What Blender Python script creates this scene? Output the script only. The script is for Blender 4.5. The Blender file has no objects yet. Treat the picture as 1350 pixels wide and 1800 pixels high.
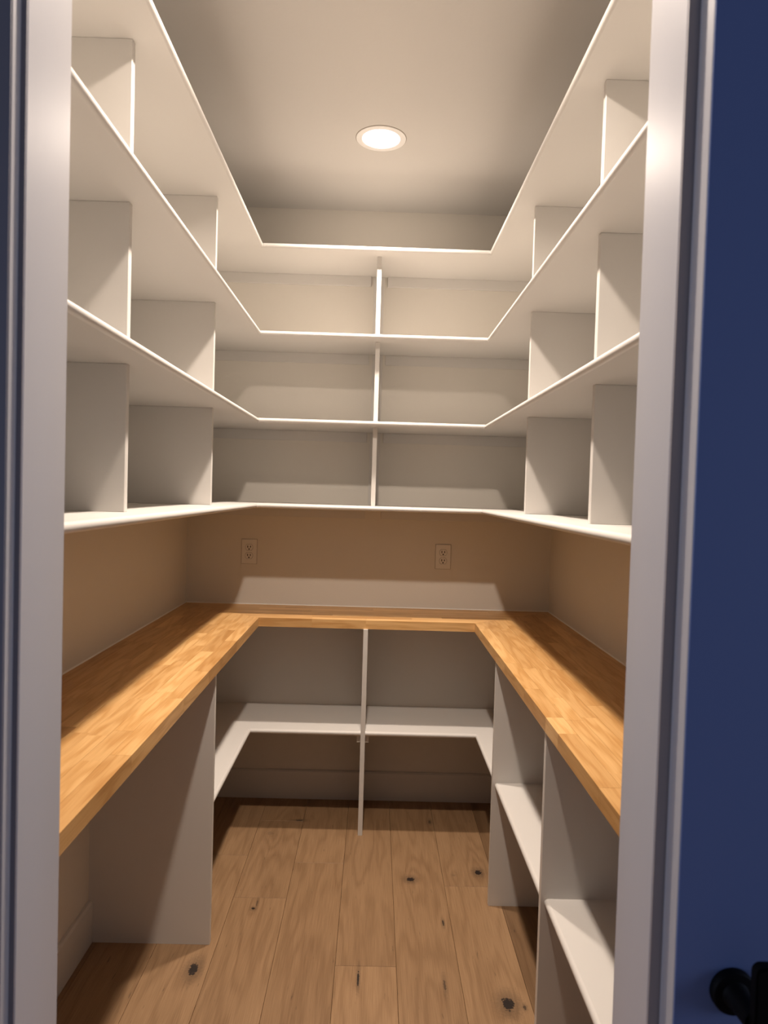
import bpy, bmesh, math, random
from mathutils import Matrix, Vector

C = bpy.context.scene.collection
sc = bpy.context.scene
random.seed(7)

# ------------------------------------------------------------------ camera
cam_d = bpy.data.cameras.new('camera')
cam_d.sensor_fit = 'VERTICAL'
cam_d.sensor_height = 24.0
cam_d.lens = 24.0 * 1221.64 / 1800.0
cam_d.clip_start = 0.02
cam_d.dof.use_dof = True
cam_d.dof.focus_distance = 2.5
cam_d.dof.aperture_fstop = 4.0
cam = bpy.data.objects.new('camera', cam_d)
C.objects.link(cam)
_r = Vector((0.99950355, -0.01241698, 0.02895656))
_u = Vector((-0.02857563, 0.02982975, 0.99914645))
_f = Vector((0.01327015, 0.99947787, -0.02946011))
cam.matrix_world = Matrix(((_r.x, _u.x, -_f.x, 0.0441), (_r.y, _u.y, -_f.y, -3.2535), (_r.z, _u.z, -_f.z, 1.4592), (0, 0, 0, 1)))
sc.camera = cam

# ------------------------------------------------------------------ world, exposure
w = bpy.data.worlds.new('hall_dusk')
sc.world = w
w.use_nodes = True
w.node_tree.nodes['Background'].inputs[0].default_value = (0.50, 0.58, 0.95, 1)
w.node_tree.nodes['Background'].inputs[1].default_value = 0.08
# added fill lamps, unseen at both hall ends, to light jambs and door
for nm, x, e in (('hall_fill_light', -3.4, 26.0), ('hall_fill_light', 3.4, 22.0)):
    ld = bpy.data.lights.new(nm, 'AREA')
    ld.shape = 'RECTANGLE'
    ld.size, ld.size_y = 1.0, 1.6
    ld.energy = e
    ld.color = (0.62, 0.72, 1.0)
    lo = bpy.data.objects.new(nm, ld)
    C.objects.link(lo)
    lo.location = (x, -3.3, 1.5)
    lo.rotation_euler = Vector((x, -0.6, 0)).to_track_quat('Z', 'Y').to_euler()
sc.view_settings.view_transform = 'Standard'
sc.view_settings.look = 'None'
sc.view_settings.gamma = 1
sc.view_settings.use_curve_mapping = False
sc.view_settings.exposure = 0.0
LAMP_COL = (1.0, 0.845, 0.715)
LAMP_WATTS = (22.5, 24.0)           # far lamp in view, near lamp above the frame

# ------------------------------------------------------------------ measures (metres; y = 0 is the back wall)
WL, WR, YF, YH, H = -0.829, 0.876, -2.300, -2.416, 2.7517
XL, XR, YB = -0.447, 0.4906, -0.3547          # front of the shelf nosings
TH = 0.0195
ZS = [2.4508, 2.0916, 1.7309, 1.3756]         # undersides of the four shelves, top to bottom
CL, CR, CB, CZ, CT = -0.431, 0.480, -0.338, 0.914, 0.037
JL, JR, JTOP = -0.379, 0.3985, 2.45
BASE_H, BASE_T = 0.135, 0.014
LZ, LL, LR, LB = 0.427, -0.451, 0.4953, -0.3600

# ------------------------------------------------------------------ materials
def new_mat(name):
    m = bpy.data.materials.new(name)
    m.use_nodes = True
    nt = m.node_tree
    return m, nt, nt.nodes['Principled BSDF']

def N(nt, t, **kw):
    n = nt.nodes.new(t)
    for k, v in kw.items():
        setattr(n, k, v)
    return n

def math_node(nt, op, a, b=None, c=None):
    n = nt.nodes.new('ShaderNodeMath')
    n.operation = op
    for i, v in enumerate((a, b, c)):
        if v is None:
            continue
        if isinstance(v, (int, float)):
            n.inputs[i].default_value = v
        else:
            nt.links.new(v, n.inputs[i])
    return n.outputs[0]

def paint(name, col, rough, bump_scale=0, bump=0.0, spec=0.5, dist=0.001, stretch=None):
    m, nt, b = new_mat(name)
    tc = N(nt, 'ShaderNodeTexCoord')
    big = N(nt, 'ShaderNodeTexNoise')
    big.inputs['Scale'].default_value = 2.5
    nt.links.new(tc.outputs['Object'], big.inputs['Vector'])
    ramp = N(nt, 'ShaderNodeValToRGB')
    ramp.color_ramp.elements[0].color = tuple(c * 0.985 for c in col) + (1,)
    ramp.color_ramp.elements[1].color = tuple(min(1, c * 1.015) for c in col) + (1,)
    nt.links.new(big.outputs['Fac'], ramp.inputs['Fac'])
    nt.links.new(ramp.outputs['Color'], b.inputs['Base Color'])
    b.inputs['Roughness'].default_value = rough
    b.inputs['Specular IOR Level'].default_value = spec
    if bump_scale:
        no = N(nt, 'ShaderNodeTexNoise')
        no.inputs['Scale'].default_value = bump_scale
        no.inputs['Detail'].default_value = 3
        if stretch:
            mp = N(nt, 'ShaderNodeMapping')
            mp.inputs['Scale'].default_value = stretch
            nt.links.new(tc.outputs['Object'], mp.inputs['Vector'])
            nt.links.new(mp.outputs['Vector'], no.inputs['Vector'])
        else:
            nt.links.new(tc.outputs['Object'], no.inputs['Vector'])
        bp = N(nt, 'ShaderNodeBump')
        bp.inputs['Strength'].default_value = bump
        bp.inputs['Distance'].default_value = dist
        nt.links.new(no.outputs['Fac'], bp.inputs['Height'])
        nt.links.new(bp.outputs['Normal'], b.inputs['Normal'])
    return m

M = {}
M['wall'] = paint('wall_paint', (0.73, 0.695, 0.635), 0.65, 110, 0.25, 0.3)
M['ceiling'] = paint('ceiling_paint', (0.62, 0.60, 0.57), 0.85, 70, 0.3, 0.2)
M['shelf'] = paint('shelf_paint', (0.675, 0.655, 0.625), 0.42, 60, 0.12, 0.4)
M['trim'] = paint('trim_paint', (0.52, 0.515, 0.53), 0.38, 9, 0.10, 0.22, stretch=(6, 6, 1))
M['shaded_casing'] = paint('shaded_casing_paint', (0.27, 0.26, 0.29), 0.5)  # trim darkened in colour for the dim light on hall-facing sides
M['shaded_reveal'] = paint('shaded_reveal_paint', (0.45, 0.41, 0.40), 0.5)  # hall-side shade on the right jamb, put into the colour
M['navy'] = paint('navy_door_paint', (0.20, 0.275, 0.53), 0.42, 30, 0.05, 0.4)
M['hall'] = paint('hall_wall_paint', (0.55, 0.55, 0.56), 0.7, 110, 0.2, 0.3)
M['plastic'] = paint('outlet_plastic', (0.78, 0.75, 0.70), 0.35)
M['shade_rim'] = paint('painted_shade_rim', (0.30, 0.25, 0.20), 0.6)  # dark colour for painted shade lines round outlet plates and lamp trims
M['slot'] = paint('outlet_slot', (0.012, 0.010, 0.009), 0.6)
M['caulk'] = paint('caulk', (0.82, 0.80, 0.76), 0.5)
M['black'] = paint('black_metal', (0.002, 0.002, 0.0025), 0.6, 0, 0.0, 0.15)
M['lamp_trim'] = paint('lamp_trim', (0.85, 0.84, 0.82), 0.4)
M['subfloor'] = paint('subfloor', (0.05, 0.032, 0.02), 0.9)

def emitter(name, strength):
    m = bpy.data.materials.new(name)
    m.use_nodes = True
    nt = m.node_tree
    nt.nodes.clear()
    e = N(nt, 'ShaderNodeEmission')
    e.inputs[0].default_value = LAMP_COL + (1,)
    e.inputs[1].default_value = strength
    o = N(nt, 'ShaderNodeOutputMaterial')
    nt.links.new(e.outputs[0], o.inputs[0])
    return m
M['lens'] = emitter('lamp_lens', 14.0)

# knots of the floor: x, y, radius across, radius along, darkness
KNOTS = [(0.218, -0.676, .013, .012, 1), (0.483, -0.619, .011, .015, 1), (-0.338, -0.878, .006, .007, 1),
         (-0.464, -1.189, .012, .024, 1), (0.467, -1.307, .016, .023, 1), (0.512, -1.318, .005, .010, .8),
         (0.034, -1.212, .0035, .034, 1), (0.316, -0.936, .0035, .017, .9), (0.292, -1.238, .004, .028, .7),
         (-0.248, -0.226, .016, .006, .8), (0.326, -0.215, .006, .018, .7), (-0.359, -0.349, .012, .014, .25),
         (-0.330, -0.845, .003, .020, .6), (0.385, -0.64, .006, .006, .3)]

def wood(name, grain_axis, base_lo, base_hi, tone_lo, tone_hi, scale, rings, rough, knots=(), bump=0.1, flecks=0.0, ring_w=0.26):
    """Plank wood: contour lines of a noise field stretched along the grain; every piece has its own offset and tone."""
    m, nt, b = new_mat(name)
    L = nt.links.new
    geo = N(nt, 'ShaderNodeNewGeometry')
    info = N(nt, 'ShaderNodeObjectInfo')
    sep = N(nt, 'ShaderNodeSeparateXYZ')
    L(geo.outputs['Position'], sep.inputs[0])
    across, along = (sep.outputs['X'], sep.outputs['Y']) if grain_axis == 'y' else (sep.outputs['Y'], sep.outputs['X'])
    off = math_node(nt, 'MULTIPLY', info.outputs['Random'], 37.0)
    off2 = math_node(nt, 'MULTIPLY', info.outputs['Random'], 91.0)
    comb = N(nt, 'ShaderNodeCombineXYZ')
    L(math_node(nt, 'ADD', math_node(nt, 'MULTIPLY', across, scale), off), comb.inputs['X'])
    L(math_node(nt, 'ADD', math_node(nt, 'MULTIPLY', along, scale * 0.11), off2), comb.inputs['Y'])
    L(math_node(nt, 'ADD', math_node(nt, 'MULTIPLY', sep.outputs['Z'], scale), off), comb.inputs['Z'])
    field = N(nt, 'ShaderNodeTexNoise')
    field.inputs['Scale'].default_value = 1.0
    field.inputs['Detail'].default_value = 2.0
    field.inputs['Roughness'].default_value = 0.45
    L(comb.outputs[0], field.inputs['Vector'])
    h = field.outputs['Fac']
    dark = None
    wob = N(nt, 'ShaderNodeTexNoise')
    wob.inputs['Scale'].default_value = 130
    L(geo.outputs['Position'], wob.inputs['Vector'])
    for kx, ky, rx, ry, dk in knots:
        if rx > .008:
            rx, ry = rx * 1.25, ry * 1.25
        dx = math_node(nt, 'DIVIDE', math_node(nt, 'SUBTRACT', sep.outputs['X'], kx), rx)
        dy = math_node(nt, 'DIVIDE', math_node(nt, 'SUBTRACT', sep.outputs['Y'], ky), ry)
        d2 = math_node(nt, 'ADD', math_node(nt, 'MULTIPLY', dx, dx), math_node(nt, 'MULTIPLY', dy, dy))
        dr2 = math_node(nt, 'ADD', math_node(nt, 'MULTIPLY', dx, dx), math_node(nt, 'MULTIPLY', math_node(nt, 'MULTIPLY', dy, dy), (ry / max(rx, .006) / 2.6) ** 2))
        ring = math_node(nt, 'DIVIDE', 0.30 * min(1, rx / .012), math_node(nt, 'ADD', 1.0, math_node(nt, 'MULTIPLY', dr2, 0.10)))
        h = math_node(nt, 'ADD', h, ring)
        d = math_node(nt, 'ADD', math_node(nt, 'SQRT', d2), math_node(nt, 'MULTIPLY', math_node(nt, 'SUBTRACT', wob.outputs['Fac'], 0.5), 1.6))
        mr = N(nt, 'ShaderNodeMapRange', interpolation_type='SMOOTHSTEP')
        mr.inputs['From Min'].default_value = 0.70
        mr.inputs['From Max'].default_value = 1.10
        mr.inputs['To Min'].default_value = dk
        mr.inputs['To Max'].default_value = 0.0
        L(d, mr.inputs['Value'])
        halo = N(nt, 'ShaderNodeMapRange', interpolation_type='SMOOTHSTEP')
        halo.inputs['From Min'].default_value = 0.9
        halo.inputs['From Max'].default_value = 2.9
        halo.inputs['To Min'].default_value = 0.38 * dk
        halo.inputs['To Max'].default_value = 0.0
        L(d, halo.inputs['Value'])
        t = math_node(nt, 'MAXIMUM', mr.outputs[0], halo.outputs[0])
        dark = t if dark is None else math_node(nt, 'MAXIMUM', dark, t)
    lines = math_node(nt, 'SINE', math_node(nt, 'MULTIPLY', h, rings))
    lines = math_node(nt, 'MULTIPLY_ADD', lines, 0.5, 0.5)
    lines = math_node(nt, 'POWER', lines, 1.6)
    # fine pores along the grain
    comb2 = N(nt, 'ShaderNodeCombineXYZ')
    L(math_node(nt, 'ADD', math_node(nt, 'MULTIPLY', across, 420), off), comb2.inputs['X'])
    L(math_node(nt, 'MULTIPLY', along, 9), comb2.inputs['Y'])
    L(math_node(nt, 'MULTIPLY', sep.outputs['Z'], 420), comb2.inputs['Z'])
    pore = N(nt, 'ShaderNodeTexNoise')
    pore.inputs['Scale'].default_value = 1.0
    pore.inputs['Detail'].default_value = 3.0
    L(comb2.outputs[0], pore.inputs['Vector'])
    soft = N(nt, 'ShaderNodeTexNoise')
    soft.inputs['Scale'].default_value = 0.6
    soft.inputs['Detail'].default_value = 3.0
    L(comb.outputs[0], soft.inputs['Vector'])
    g = math_node(nt, 'ADD', math_node(nt, 'MULTIPLY', lines, ring_w), math_node(nt, 'MULTIPLY', pore.outputs['Fac'], 0.55))
    g = math_node(nt, 'ADD', g, math_node(nt, 'MULTIPLY', soft.outputs['Fac'], 0.34))
    ramp = N(nt, 'ShaderNodeValToRGB')
    ramp.color_ramp.elements[0].position = 0.25
    ramp.color_ramp.elements[1].position = 0.85
    ramp.color_ramp.elements[0].color = base_hi + (1,)
    ramp.color_ramp.elements[1].color = base_lo + (1,)
    L(g, ramp.inputs['Fac'])
    # tone of the single piece: object colour's red runs 0..1 between the two tones
    tone = N(nt, 'ShaderNodeSeparateColor')
    L(info.outputs['Color'], tone.inputs[0])
    tmix = N(nt, 'ShaderNodeMix', data_type='RGBA')
    tmix.inputs['A'].default_value = tone_lo + (1,)
    tmix.inputs['B'].default_value = tone_hi + (1,)
    L(tone.outputs[0], tmix.inputs['Factor'])
    mul = N(nt, 'ShaderNodeMix', data_type='RGBA', blend_type='MULTIPLY')
    mul.inputs['Factor'].default_value = 1.0
    L(ramp.outputs['Color'], mul.inputs['A'])
    L(tmix.outputs['Result'], mul.inputs['B'])
    col = mul.outputs['Result']
    if flecks:
        comb3 = N(nt, 'ShaderNodeCombineXYZ')
        L(math_node(nt, 'ADD', math_node(nt, 'MULTIPLY', across, 120), off), comb3.inputs['X'])
        L(math_node(nt, 'ADD', math_node(nt, 'MULTIPLY', along, 14), off2), comb3.inputs['Y'])
        fl = N(nt, 'ShaderNodeTexNoise')
        fl.inputs['Scale'].default_value = 1.0
        fl.inputs['Detail'].default_value = 2.0
        L(comb3.outputs[0], fl.inputs['Vector'])
        fm = N(nt, 'ShaderNodeMapRange', interpolation_type='SMOOTHSTEP')
        fm.inputs['From Min'].default_value = 0.68
        fm.inputs['From Max'].default_value = 0.80
        fm.inputs['To Max'].default_value = flecks
        L(fl.outputs['Fac'], fm.inputs['Value'])
        dark = fm.outputs[0] if dark is None else math_node(nt, 'MAXIMUM', dark, fm.outputs[0])
    if dark is not None:
        km = N(nt, 'ShaderNodeMix', data_type='RGBA')
        km.inputs['B'].default_value = (0.022, 0.015, 0.012, 1)
        L(dark, km.inputs['Factor'])
        L(col, km.inputs['A'])
        col = km.outputs['Result']
    L(col, b.inputs['Base Color'])
    b.inputs['Roughness'].default_value = rough
    b.inputs['Specular IOR Level'].default_value = 0.4
    bp = N(nt, 'ShaderNodeBump')
    bp.inputs['Strength'].default_value = bump
    bp.inputs['Distance'].default_value = 0.0006
    L(g, bp.inputs['Height'])
    L(bp.outputs['Normal'], b.inputs['Normal'])
    return m

M['floor_wood'] = wood('oak_plank', 'y', (0.185, 0.102, 0.048), (0.385, 0.240, 0.130), (0.60, 0.57, 0.54), (1.12, 1.12, 1.10), 14, 34, 0.50, KNOTS, 0.15, 0.6, 0.15)
M['stave_y'] = wood('butcher_block_along', 'y', (0.49, 0.25, 0.078), (0.74, 0.47, 0.205), (0.74, 0.66, 0.58), (1.12, 1.14, 1.18), 26, 26, 0.36, (), 0.05, 0.22)
M['stave_x'] = wood('butcher_block_across', 'x', (0.49, 0.25, 0.078), (0.74, 0.47, 0.205), (0.74, 0.66, 0.58), (1.12, 1.14, 1.18), 26, 26, 0.36, (), 0.05, 0.22)

# ------------------------------------------------------------------ helpers
def link(name, me, mat, parent=None):
    if mat is not None and not me.materials:
        me.materials.append(mat)
    o = bpy.data.objects.new(name, me)
    C.objects.link(o)
    if parent is not None:
        o.parent = parent
        o.matrix_parent_inverse = parent.matrix_world.inverted() if parent.type != 'EMPTY' else Matrix.Translation(-parent.location)
    return o

def from_bm(name, bm, mat, parent=None, smooth=False):
    bmesh.ops.recalc_face_normals(bm, faces=bm.faces)
    me = bpy.data.meshes.new(name)
    bm.to_mesh(me)
    bm.free()
    if smooth:
        me.polygons.foreach_set('use_smooth', [True] * len(me.polygons))
        me.set_sharp_from_angle(angle=math.radians(40))
    return link(name, me, mat, parent)

def add_box(bm, x0, x1, y0, y1, z0, z1, bevel=0.0):
    r = bmesh.ops.create_cube(bm, size=1.0)
    vs = r['verts']
    for v in vs:
        v.co = Vector(((x0 + x1) / 2 + v.co.x * (x1 - x0), (y0 + y1) / 2 + v.co.y * (y1 - y0), (z0 + z1) / 2 + v.co.z * (z1 - z0)))
    if bevel:
        es = list({e for v in vs for e in v.link_edges})
        bmesh.ops.bevel(bm, geom=es, offset=bevel, segments=1, affect='EDGES')

def box(name, x0, x1, y0, y1, z0, z1, mat, parent=None, bevel=0.0):
    bm = bmesh.new()
    add_box(bm, x0, x1, y0, y1, z0, z1, bevel)
    return from_bm(name, bm, mat, parent)

def add_prism(bm, pts, lo, hi, axis='z'):
    """Extrude a polygon given in the plane across AXIS between LO and HI."""
    def P(a, b, c):
        return {'z': (a, b, c), 'y': (a, c, b), 'x': (c, a, b)}[axis]
    v0 = [bm.verts.new(P(a, b, lo)) for a, b in pts]
    v1 = [bm.verts.new(P(a, b, hi)) for a, b in pts]
    bm.faces.new(v0)
    bm.faces.new(v1)
    n = len(pts)
    for i in range(n):
        bm.faces.new((v0[i], v0[(i + 1) % n], v1[(i + 1) % n], v1[i]))

def prism(name, pts, lo, hi, axis, mat, parent=None, bevel=0.0):
    bm = bmesh.new()
    add_prism(bm, pts, lo, hi, axis)
    if bevel:
        bmesh.ops.recalc_face_normals(bm, faces=bm.faces)
        bmesh.ops.bevel(bm, geom=list(bm.edges), offset=bevel, segments=1, affect='EDGES')
    return from_bm(name, bm, mat, parent)

def lathe(name, prof, mat, parent=None, n=48, loc=(0, 0, 0), axis='z'):
    """Revolve (radius, height) points."""
    bm = bmesh.new()
    rings = []
    for r, h in prof:
        if r < 1e-6:
            p = {'z': (0, 0, h), 'y': (0, h, 0)}[axis]
            rings.append([bm.verts.new(Vector(p) + Vector(loc))])
        else:
            ring = []
            for i in range(n):
                a = 2 * math.pi * i / n
                p = {'z': (r * math.cos(a), r * math.sin(a), h), 'y': (r * math.cos(a), h, r * math.sin(a))}[axis]
                ring.append(bm.verts.new(Vector(p) + Vector(loc)))
            rings.append(ring)
    for A, B in zip(rings, rings[1:]):
        if len(A) == 1 and len(B) == 1:
            continue
        for i in range(n):
            j = (i + 1) % n
            if len(A) == 1:
                bm.faces.new((A[0], B[i], B[j]))
            elif len(B) == 1:
                bm.faces.new((A[i], A[j], B[0]))
            else:
                bm.faces.new((A[i], A[j], B[j], B[i]))
    return from_bm(name, bm, mat, parent, smooth=True)

def empty(name, loc):
    o = bpy.data.objects.new(name, None)
    o.empty_display_size = 0.05
    o.location = loc
    C.objects.link(o)
    return o

def tag(o, label, cat, group=None):
    o['label'] = label
    o['category'] = cat
    if group:
        o['group'] = group
    return o

def struct(o):
    o['kind'] = 'structure'
    return o

# ------------------------------------------------------------------ room shell
T = 0.10
struct(box('wall_back', WL - T, WR + T, 0, T, -0.02, H + 0.05, M['wall']))
struct(box('wall_left', WL - T, WL, YF, 0, -0.02, H + 0.05, M['wall']))
struct(box('wall_right', WR, WR + T, YF, 0, -0.02, H + 0.05, M['wall']))
struct(box('ceiling', WL - T, WR + T, YH, T, H, H + 0.08, M['ceiling']))
bm = bmesh.new()
JT = 0.019
for x0, x1, z0, z1 in ((-2.4, JL - JT, -0.02, H + 0.4), (JR + JT, 2.4, -0.02, H + 0.4), (JL - JT, JR + JT, JTOP + JT, H + 0.4)):
    add_box(bm, x0, x1, YH, YF, z0, z1)
wf = struct(from_bm('wall_front', bm, M['wall']))
# jamb boards of the doorway
struct(box('trim_1', JL - JT, JL, YH, YF, 0, JTOP, M['trim'], bevel=0.0012))
struct(box('trim_2', JR, JR + JT, YH, YF, 0, JTOP, M['trim'], bevel=0.0012))
struct(box('trim_3', JL - JT, JR + JT, YH, YF, JTOP, JTOP + JT, M['trim'], bevel=0.0012))
# hall-side casing at the left of the doorway: shade painted into reveal and face with a bead, pale inner edge
RV = 0.0068
struct(box('trim_4', JL - JT, JL - 0.0004, YH - 0.0022, YH, 0, JTOP, M['shaded_casing']))
cas = struct(prism('trim_5', [(JL - RV, YH - 0.0022), (JL - RV, YH - 0.021), (JL - RV - 0.090, YH - 0.021), (JL - RV - 0.090, YH - 0.0022)], 0, JTOP + 0.09, 'z', M['trim']))
box('casing_face', JL - RV - 0.089, JL - RV - 0.0008, YH - 0.0235, YH - 0.021, 0, JTOP + 0.09, M['shaded_casing'], cas)
struct(box('trim_6', JR + 0.0004, JR + 0.034, YH - 0.0022, YH, 0, JTOP, M['shaded_reveal']))  # strip painted darker than the jamb as hall-side shade
# head casing
struct(box('trim_7', JL - RV, JR + 0.2, YH - 0.021, YH, JTOP + RV, JTOP + 0.09, M['shaded_casing']))

# baseboards with a small bevel on top
def baseboard(name, pts_prof, lo, hi, axis):
    return struct(prism(name, pts_prof, lo, hi, axis, M['shelf']))
bt, bh = BASE_T, BASE_H
baseboard('baseboard_back', [(0, 0), (-bt, 0), (-bt, bh - 0.006), (-bt + 0.006, bh), (0, bh)], WL + bt, WR - bt, 'x')
bm = bmesh.new()
add_prism(bm, [(WL, 0), (WL + bt, 0), (WL + bt, bh - 0.006), (WL + bt - 0.006, bh), (WL, bh)], YF, 0, 'y')
struct(from_bm('baseboard_left', bm, M['shelf']))
bm = bmesh.new()
add_prism(bm, [(WR, 0), (WR - bt, 0), (WR - bt, bh - 0.006), (WR - bt + 0.006, bh), (WR, bh)], YF, 0, 'y')
struct(from_bm('baseboard_right', bm, M['shelf']))

# floor: dark subfloor with every plank on it
floor = struct(box('floor', -2.4, 2.4, -4.2, T, -0.05, -0.012, M['subfloor']))
edges = [-0.99, -0.80, -0.61, -0.420, -0.231, -0.038, 0.150, 0.342, 0.534, 0.724, 0.914]
known = {2: [-0.529], 3: [-0.234, -0.813], 4: [-0.573], 5: [-1.159], 6: [], 7: [-0.715], 8: []}
tones = {2: [0.45, 0.62], 3: [0.50, 0.35, 0.52], 4: [0.52, 0.48], 5: [0.42, 0.85], 6: [0.52], 7: [0.42, 0.72], 8: [-0.5]}
GAP = 0.0004
def plank(x0, x1, y0, y1, tone):
    bm = bmesh.new()
    add_box(bm, x0 + GAP, x1 - GAP, y0 + GAP, y1 - GAP, -0.012, random.uniform(-0.0002, 0.0))
    top = [e for e in bm.edges if all(v.co.z > -0.005 for v in e.verts)]
    bmesh.ops.bevel(bm, geom=top, offset=0.0007, segments=1, affect='EDGES')
    o = from_bm('plank', bm, M['floor_wood'], floor)
    o.color = (max(0.0, (tone * 0.32 + 0.20) / 0.52), 0, 0, 1)
rng = random.Random(3)
i0 = 0
xs = edges
full = [-2.32 + 0.19 * k for k in range(7)] + edges + [1.104 + 0.19 * k for k in range(7)]
for i, (x0, x1) in enumerate(zip(full, full[1:])):
    k = i - 7
    inside = WL - 0.18 < x0 and x1 < WR + 0.18
    cuts = list(known.get(k, [rng.uniform(-0.9, -0.3)]))
    y = min(cuts) if cuts else 0.0
    while y > -4.2:
        y -= rng.uniform(0.9, 1.9)
        cuts.append(max(y, -4.2))
    ys = [0.0] + sorted(cuts, reverse=True)
    for j, (a, b) in enumerate(zip(ys, ys[1:])):
        if a - b < 0.03:
            continue
        lst = tones.get(k, [])
        tn = lst[j] if j < len(lst) else rng.uniform(0.3, 0.75)
        if not inside:            # only the hall part lies beyond the pantry's side walls
            if b > YH:
                continue
            a = min(a, YH)
        plank(max(x0, WL) if inside and b > YH else x0, min(x1, WR) if inside and b > YH else x1, b, a, tn)

# ------------------------------------------------------------------ nosing sweep
def nosing_prof(th, r):
    n = 7
    return [(r * math.cos(-math.pi / 2 + math.pi * i / n), th / 2 + th / 2 * math.sin(-math.pi / 2 + math.pi * i / n)) for i in range(n + 1)]

def sweep(name, ends, z, th, r, mat, parent):
    """ENDS(o) -> the two plan points of the piece at offset O in front of the board."""
    bm = bmesh.new()
    A, B = [], []
    for o, h in nosing_prof(th, r):
        a, b = ends(o)
        A.append(bm.verts.new((a[0], a[1], z + h)))
        B.append(bm.verts.new((b[0], b[1], z + h)))
    n = len(A)
    for i in range(n):
        j = (i + 1) % n
        bm.faces.new((A[i], A[j], B[j], B[i]))
    bm.faces.new(A)
    bm.faces.new(B)
    return from_bm(name, bm, mat, parent, smooth=True)

NR = 0.0098
E0 = 0.0004
def u_shelf(z, label):
    t = empty('wall_shelf', ((XL + XR) / 2, 0, z))
    tag(t, label, 'shelf', 'U-shaped wall shelves')
    xl, xr, yb = XL - NR, XR + NR, YB + NR
    pts = [(WL, YF), (xl, YF), (xl, yb), (xr, yb), (xr, YF), (WR, YF), (WR, 0), (WL, 0)]
    prism('shelf_board', pts, z, z + TH, 'z', M['shelf'], t)
    sweep('nosing', lambda o: ((xl + o, YF), (xl + o, yb - o - E0)), z, TH, NR, M['shelf'], t)
    sweep('nosing', lambda o: ((xl + o + E0, yb - o), (xr - o - E0, yb - o)), z, TH, NR, M['shelf'], t)
    sweep('nosing', lambda o: ((xr - o, yb - o - E0), (xr - o, YF)), z, TH, NR, M['shelf'], t)
    d = 0.010 if z > 2.3 else 0.004
    box('cleat', WL, 0.0235 - 0.026, -d, 0, z - 0.046, z, M['shelf'], t, bevel=0.001)
    box('cleat', 0.0235 + 0.050, WR, -d, 0, z - 0.046, z, M['shelf'], t, bevel=0.001)
    return t
for z, lab in zip(ZS, ('white U-shaped wall shelf nearest the ceiling, topmost of four',
                       'white U-shaped wall shelf second from the top of four',
                       'white U-shaped wall shelf third from the top of four',
                       'lowest white U-shaped wall shelf, directly above the wooden countertop')):
    u_shelf(z, lab)

# ------------------------------------------------------------------ upper dividers
PT = 0.019
BAYS = [(ZS[1] + TH, ZS[0], 'top'), (ZS[2] + TH, ZS[1], 'middle'), (ZS[3] + TH, ZS[2], 'bottom')]
def divider(x0, x1, y0, y1, z0, z1, label, edge):
    t = tag(box('shelf_divider', x0, x1, y0, y1, z0, z1, M['shelf'], bevel=0.0012), label, 'divider', 'upright dividers between the wall shelves')
    return t
DXL, DXR = -0.525, 0.5642
for z0, z1, bay in BAYS:
    for yfar, where in ((-1.649, 'nearer the doorway'), (-0.8224, 'nearer the back corner')):
        divider(WL, DXL, yfar - PT, yfar, z0, z1, 'white upright divider in %s row of left-hand wall shelves, %s' % (bay, where), 'x')
    for yfar, where in ((-1.565, 'nearer the doorway'), (-0.8335, 'nearer the back corner')):
        divider(DXR, WR, yfar - PT, yfar, z0, z1, 'white upright divider in %s row of right-hand wall shelves, %s' % (bay, where), 'x')
    xm = {'top': 0.0345, 'middle': 0.0365, 'bottom': 0.0355}[bay]
    t = divider(xm - PT / 2, xm + PT / 2, -0.2853, -0.005, z0, z1, 'white upright divider at the middle of the back wall, %s row' % bay, 'y')
    box('backing_strip', xm - 0.024, xm + 0.024, -0.005, 0, z0, z1, M['shelf'], t, bevel=0.001)

# ------------------------------------------------------------------ countertop of glued staves
ct = empty('countertop', (0.0, 0, CZ - CT))
tag(ct, 'U-shaped butcher block countertop of honey-coloured hardwood staves', 'countertop')
SG = 0.00018
def clip(poly, a, b, c):
    """Keep the part of a polygon where a*x + b*y + c >= 0."""
    out = []
    for (x0, y0), (x1, y1) in zip(poly, poly[1:] + poly[:1]):
        s0, s1 = a * x0 + b * y0 + c, a * x1 + b * y1 + c
        if s0 >= 0:
            out.append((x0, y0))
        if (s0 >= 0) != (s1 >= 0):
            t = s0 / (s0 - s1)
            out.append((x0 + t * (x1 - x0), y0 + t * (y1 - y0)))
    return out
def half_plane(p, q, inside):
    a, b = q[1] - p[1], -(q[0] - p[0])
    c = -(a * p[0] + b * p[1])
    s = 1 if a * inside[0] + b * inside[1] + c > 0 else -1
    return a * s, b * s, c * s
def stave(poly, mat, tone):
    area = abs(sum(x0 * y1 - x1 * y0 for (x0, y0), (x1, y1) in zip(poly, poly[1:] + poly[:1]))) / 2
    if len(poly) < 3 or area < 2e-5:
        return
    bm = bmesh.new()
    add_prism(bm, poly, CZ - CT, CZ + random.uniform(-0.00012, 0.0001))
    o = from_bm('stave', bm, mat, ct)
    o.color = (tone, 0, 0, 1)
rs = random.Random(11)
def tone():
    return min(1, max(0, rs.gauss(0.55, 0.24)))
MIT_L = ((CL, CB), (WL, 0.0))
MIT_R = ((CR, CB), (WR, 0.0))
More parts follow.
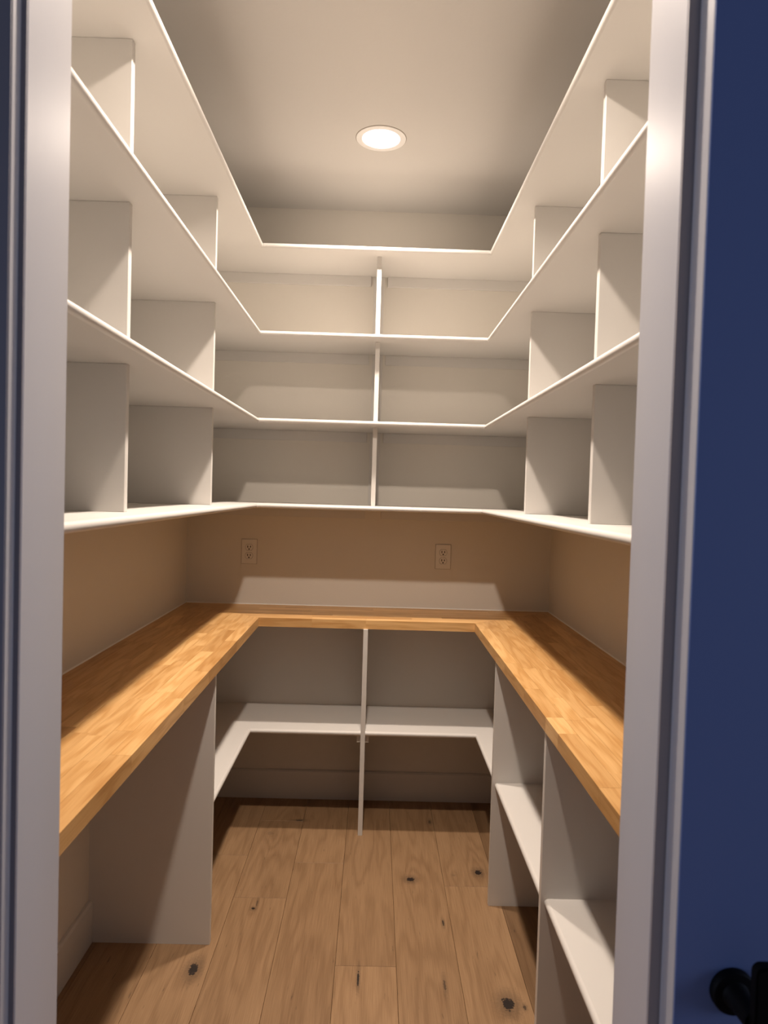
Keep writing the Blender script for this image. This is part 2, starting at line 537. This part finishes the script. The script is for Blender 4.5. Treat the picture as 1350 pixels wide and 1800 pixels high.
def arm(x0, x1, mit, known_cuts, flip):
    n = 9
    wd = (x1 - x0) / n
    hp = half_plane(mit[0], mit[1], ((x0 + x1) / 2, -1.5))
    for i in range(n):
        a, b = x0 + i * wd + SG, x0 + (i + 1) * wd - SG
        xm = (a + b) / 2
        cuts = sorted([y for x, y in known_cuts if a <= x < b], reverse=True)
        ys = [0.0]
        y = 0.0
        allc = list(cuts)
        while True:
            nxt = y - rs.uniform(0.22, 0.62)
            cand = [c for c in cuts if c < y - 1e-6]
            if cand and (nxt < cand[0] + 0.15):
                nxt = cand[0]
            if nxt < YF + 0.08:
                ys.append(YF)
                break
            ys.append(nxt)
            y = nxt
        for p, q in zip(ys, ys[1:]):
            poly = clip([(a, p - SG), (b, p - SG), (b, q + SG), (a, q + SG)], *hp)
            stave(poly, M['stave_y'], tone())
arm(WL, CL, MIT_L, [(-.578, -.51), (-.573, -.678), (-.539, -.591), (-.462, -.52), (-.455, -.797), (-.493, -.965), (-.527, -1.097), (-.449, -1.212),
                    (-.632, -1.443), (-.483, -1.427), (-.448, -1.48), (-.586, -1.744), (-.544, -1.758), (-.483, -1.725), (-.444, -1.864), (-.627, -1.708), (-.502, -1.896)], False)
arm(CR, WR, MIT_R, [(.534, -1.074), (.572, -1.088), (.503, -1.559), (.544, -1.576), (.505, -1.675), (.501, -1.966)], True)
n = 8
hl = half_plane(*MIT_L, (0, -0.1))
hr = half_plane(*MIT_R, (0, -0.1))
wd = -CB / n
for i in range(n):
    a, b = CB + i * wd + SG, CB + (i + 1) * wd - SG
    x = WL
    while x < WR:
        x2 = x + rs.uniform(0.35, 0.75)
        if i == 0 and x < 0.0 and x2 > 0.05:
            x2 = 0.02
        if WR - x2 < 0.12:
            x2 = WR
        stave(clip(clip([(x + SG, a), (x2 - SG, a), (x2 - SG, b), (x + SG, b)], *hl), *hr), M['stave_x'], tone())
        x = x2
# bead of caulk along the walls
cb_ = 0.0035
prism('caulk', [(WL, CZ), (WL + cb_, CZ), (WL, CZ + cb_)], YF, 0, 'y', M['caulk'], ct)
prism('caulk', [(WR, CZ), (WR - cb_, CZ), (WR, CZ + cb_)], YF, 0, 'y', M['caulk'], ct)
prism('caulk', [(0, CZ), (-cb_, CZ), (0, CZ + cb_)], WL, WR, 'x', M['caulk'], ct)

# ------------------------------------------------------------------ base panels
ZU = CZ - CT
def side_panel(x_front, wall_x, y_near, label):
    s = 1 if wall_x < x_front else -1                     # notched round the baseboard
    pts = [(wall_x, ZU), (x_front, ZU), (x_front, 0), (wall_x + s * BASE_T, 0), (wall_x + s * BASE_T, BASE_H - 0.006), (wall_x + s * (BASE_T - 0.006), BASE_H), (wall_x, BASE_H)]
    bm = bmesh.new()
    add_prism(bm, pts, y_near, y_near + PT, 'y')
    return tag(from_bm('base_partition', bm, M['shelf']), label, 'panel', 'upright panels carrying the countertop')
PXL, PXR = -0.4433, 0.4865
YPL, YPR1, YPR2 = -1.0739, -0.8331, -1.5502
side_panel(PXL, WL, YPL, 'white upright panel under left arm of the wooden countertop')
side_panel(PXR, WR, YPR1, 'white upright panel under right arm of the countertop, farther from the doorway')
side_panel(PXR, WR, YPR2, 'white upright panel under right arm of the countertop, nearer the doorway')
CPX, CPY = 0.0205, -0.3500
pts = [(CPY, 0), (CPY, ZU), (0, ZU), (0, BASE_H), (-BASE_T + 0.006, BASE_H), (-BASE_T, BASE_H - 0.006), (-BASE_T, 0)]
bm = bmesh.new()
add_prism(bm, pts, CPX - PT / 2, CPX + PT / 2, 'x')
cp = tag(from_bm('base_partition', bm, M['shelf']), 'white upright panel seen edge-on under the middle of the back counter', 'panel', 'upright panels carrying the countertop')

# ------------------------------------------------------------------ low shelves
def low_corner(s, label):
    """L-shaped low shelf; S = -1 the left corner, 1 the right one."""
    xw, xf, yp = (WL, LL, YPL + PT) if s < 0 else (WR, LR, YPR1 + PT)
    xc = CPX + s * PT / 2
    t = empty('base_shelf', ((xw + xc) / 2, -0.1, LZ))
    tag(t, label, 'shelf', 'low shelves under the countertop')
    x1, yb = xf + s * NR, LB + NR
    prism('shelf_board', [(xw, yp), (x1, yp), (x1, yb), (xc, yb), (xc, 0), (xw, 0)], LZ, LZ + TH, 'z', M['shelf'], t)
    sweep('nosing', lambda o: ((x1 - s * o, yp), (x1 - s * o, yb - o - E0)), LZ, TH, NR, M['shelf'], t)
    sweep('nosing', lambda o: ((x1 - s * (o + E0), yb - o), (xc, yb - o)), LZ, TH, NR, M['shelf'], t)
    xa, xb = sorted((xc, xc + s * 0.0155))
    box('cleat', xa, xb, CPY + 0.012, -BASE_T - 0.001, LZ - 0.033, LZ, M['shelf'], t, bevel=0.001)
low_corner(-1, 'L-shaped white low shelf in the left corner under the counter')
low_corner(1, 'L-shaped white low shelf in the right corner under the counter')
def cubby(y0, y1, z, label):
    t = empty('base_shelf', ((LR + WR) / 2, (y0 + y1) / 2, z))
    tag(t, label, 'shelf', 'low shelves under the countertop')
    x1 = LR + NR
    prism('shelf_board', [(x1, y0), (WR, y0), (WR, y1), (x1, y1)], z, z + TH, 'z', M['shelf'], t)
    sweep('nosing', lambda o: ((x1 - o, y0), (x1 - o, y1)), z, TH, NR, M['shelf'], t)
cubby(YPR2 + PT, YPR1, 0.4225, 'white low shelf between the two right-hand base panels')
cubby(YF, YPR2, 0.4335, 'white low shelf between doorway and nearest right-hand base panel')

# ------------------------------------------------------------------ outlets
def outlet(x, z, label):
    t = empty('power_outlet', (x, 0, z))
    tag(t, label, 'outlet', 'duplex outlets on the back wall')
    box('shade_rim', x - 0.0368, x + 0.0368, -0.0022, 0, z - 0.0585, z + 0.0585, M['shade_rim'], t)  # dark rim added as the plate's shadow outline
    bm = bmesh.new()
    add_box(bm, x - 0.0355, x + 0.0355, -0.0055, 0, z - 0.0572, z + 0.0572)
    fr = [e for e in bm.edges if all(v.co.y < -0.003 for v in e.verts)]
    bmesh.ops.bevel(bm, geom=fr, offset=0.0022, segments=2, affect='EDGES')
    from_bm('cover_plate', bm, M['plastic'], t)
    lathe('screw', [(0.0, -0.0070), (0.0025, -0.0066), (0.003, -0.0055)], M['plastic'], t, 12, (x, 0, z), 'y')
    for s in (1, -1):
        zc = z + s * 0.0195
        # rounded face with flat top and bottom, set in a fine dark gap
        def outline(r, hh):
            pts = []
            for k in range(32):
                a = 2 * math.pi * k / 32
                pts.append((x + r * math.cos(a), zc + max(-hh, min(hh, r * math.sin(a)))))
            return pts
        prism('gap', outline(0.0181, 0.0150), -0.0059, -0.0045, 'y', M['slot'], t)
        fc = prism('receptacle', outline(0.0172, 0.0141), -0.0072, -0.0045, 'y', M['plastic'], t)
        for dx, hh in ((-0.0064, 0.0052), (0.0064, 0.0045)):
            box('slot', x + dx - 0.0018, x + dx + 0.0018, -0.0075, -0.0068, zc + 0.0030 - hh, zc + 0.0030 + hh, M['slot'], fc)
        prism('slot', [(x + 0.0034 * math.cos(2 * math.pi * k / 14), zc - 0.0083 + 0.0034 * math.sin(2 * math.pi * k / 14)) for k in range(14)], -0.0075, -0.0068, 'y', M['slot'], fc)
outlet(-0.5377, 1.1613, 'white duplex outlet on the back wall, left of the two')
outlet(0.3705, 1.1613, 'white duplex outlet on the back wall, right of the two')

# ------------------------------------------------------------------ ceiling lamps
def lamp(x, y, watts, label):
    t = empty('ceiling_light', (x, y, H))
    tag(t, label, 'light', 'recessed ceiling lights')
    lathe('trim_ring', [(0.0685, -0.0020), (0.0700, -0.0034), (0.0890, -0.0034), (0.0912, -0.0026), (0.0915, -0.0008)], M['lamp_trim'], t, 64, (x, y, H))
    lathe('shadow_gap', [(0.0900, -0.0009), (0.0932, -0.0009), (0.0932, 0.0)], M['shade_rim'], t, 64, (x, y, H))  # thin dark ring painted as shadow round the trim
    lathe('lens', [(0.0, -0.0060), (0.035, -0.0055), (0.060, -0.0040), (0.0690, -0.0012)], M['lens'], t, 48, (x, y, H))
    ld = bpy.data.lights.new('downlight', 'AREA')
    ld.shape = 'DISK'
    ld.size = 0.085
    ld.spread = math.radians(144)
    ld.energy = watts
    ld.color = LAMP_COL
    lo = bpy.data.objects.new('downlight', ld)
    C.objects.link(lo)
    lo.parent = t
    lo.location = (0, 0, -0.0065)
lamp(0.0285, -0.667, LAMP_WATTS[0], 'round recessed ceiling light glowing above the back shelves')
lamp(-0.010, -1.7715, LAMP_WATTS[1], 'round recessed ceiling light nearer the doorway')

# ------------------------------------------------------------------ navy door at the right of the doorway
DX, DY0, DY1 = 0.412, -2.4585, -2.4195
door = struct(box('door_1', DX, DX + 0.78, DY0 + 0.002, DY1, 0.012, 2.60, M['trim'], bevel=0.0012))
box('door_face', DX + 0.0004, DX + 0.7796, DY0, DY0 + 0.002, 0.012, 2.60, M['navy'], door, bevel=0.0006)
hx, hz = 0.4795, 0.886
lathe('handle_rose', [(0.0265, 0.0), (0.0265, -0.007), (0.0245, -0.0095), (0.016, -0.0105), (0.0135, -0.014), (0.0125, -0.052)], M['black'], door, 48, (hx, DY0, hz), 'y')
# upright grip in front of the rose
bm = bmesh.new()
pts = []
r, hw, zt, zb = 0.009, 0.0150, hz + 0.069, hz - 0.085
for cx, cz, a0 in ((hw - r, zt - r, 0), (-hw + r, zt - r, 90), (-hw + r, zb + r, 180), (hw - r, zb + r, 270)):
    for k in range(7):
        a = math.radians(a0 + 15 * k)
        pts.append((hx + 0.008 + cx + r * math.cos(a), cz + r * math.sin(a)))
add_prism(bm, pts, DY0 - 0.064, DY0 - 0.048, 'y')
bmesh.ops.recalc_face_normals(bm, faces=bm.faces)
bmesh.ops.bevel(bm, geom=[e for e in bm.edges if abs(e.verts[0].co.y - e.verts[1].co.y) < 1e-6], offset=0.003, segments=2, affect='EDGES')
from_bm('handle_grip', bm, M['black'], door, smooth=True)
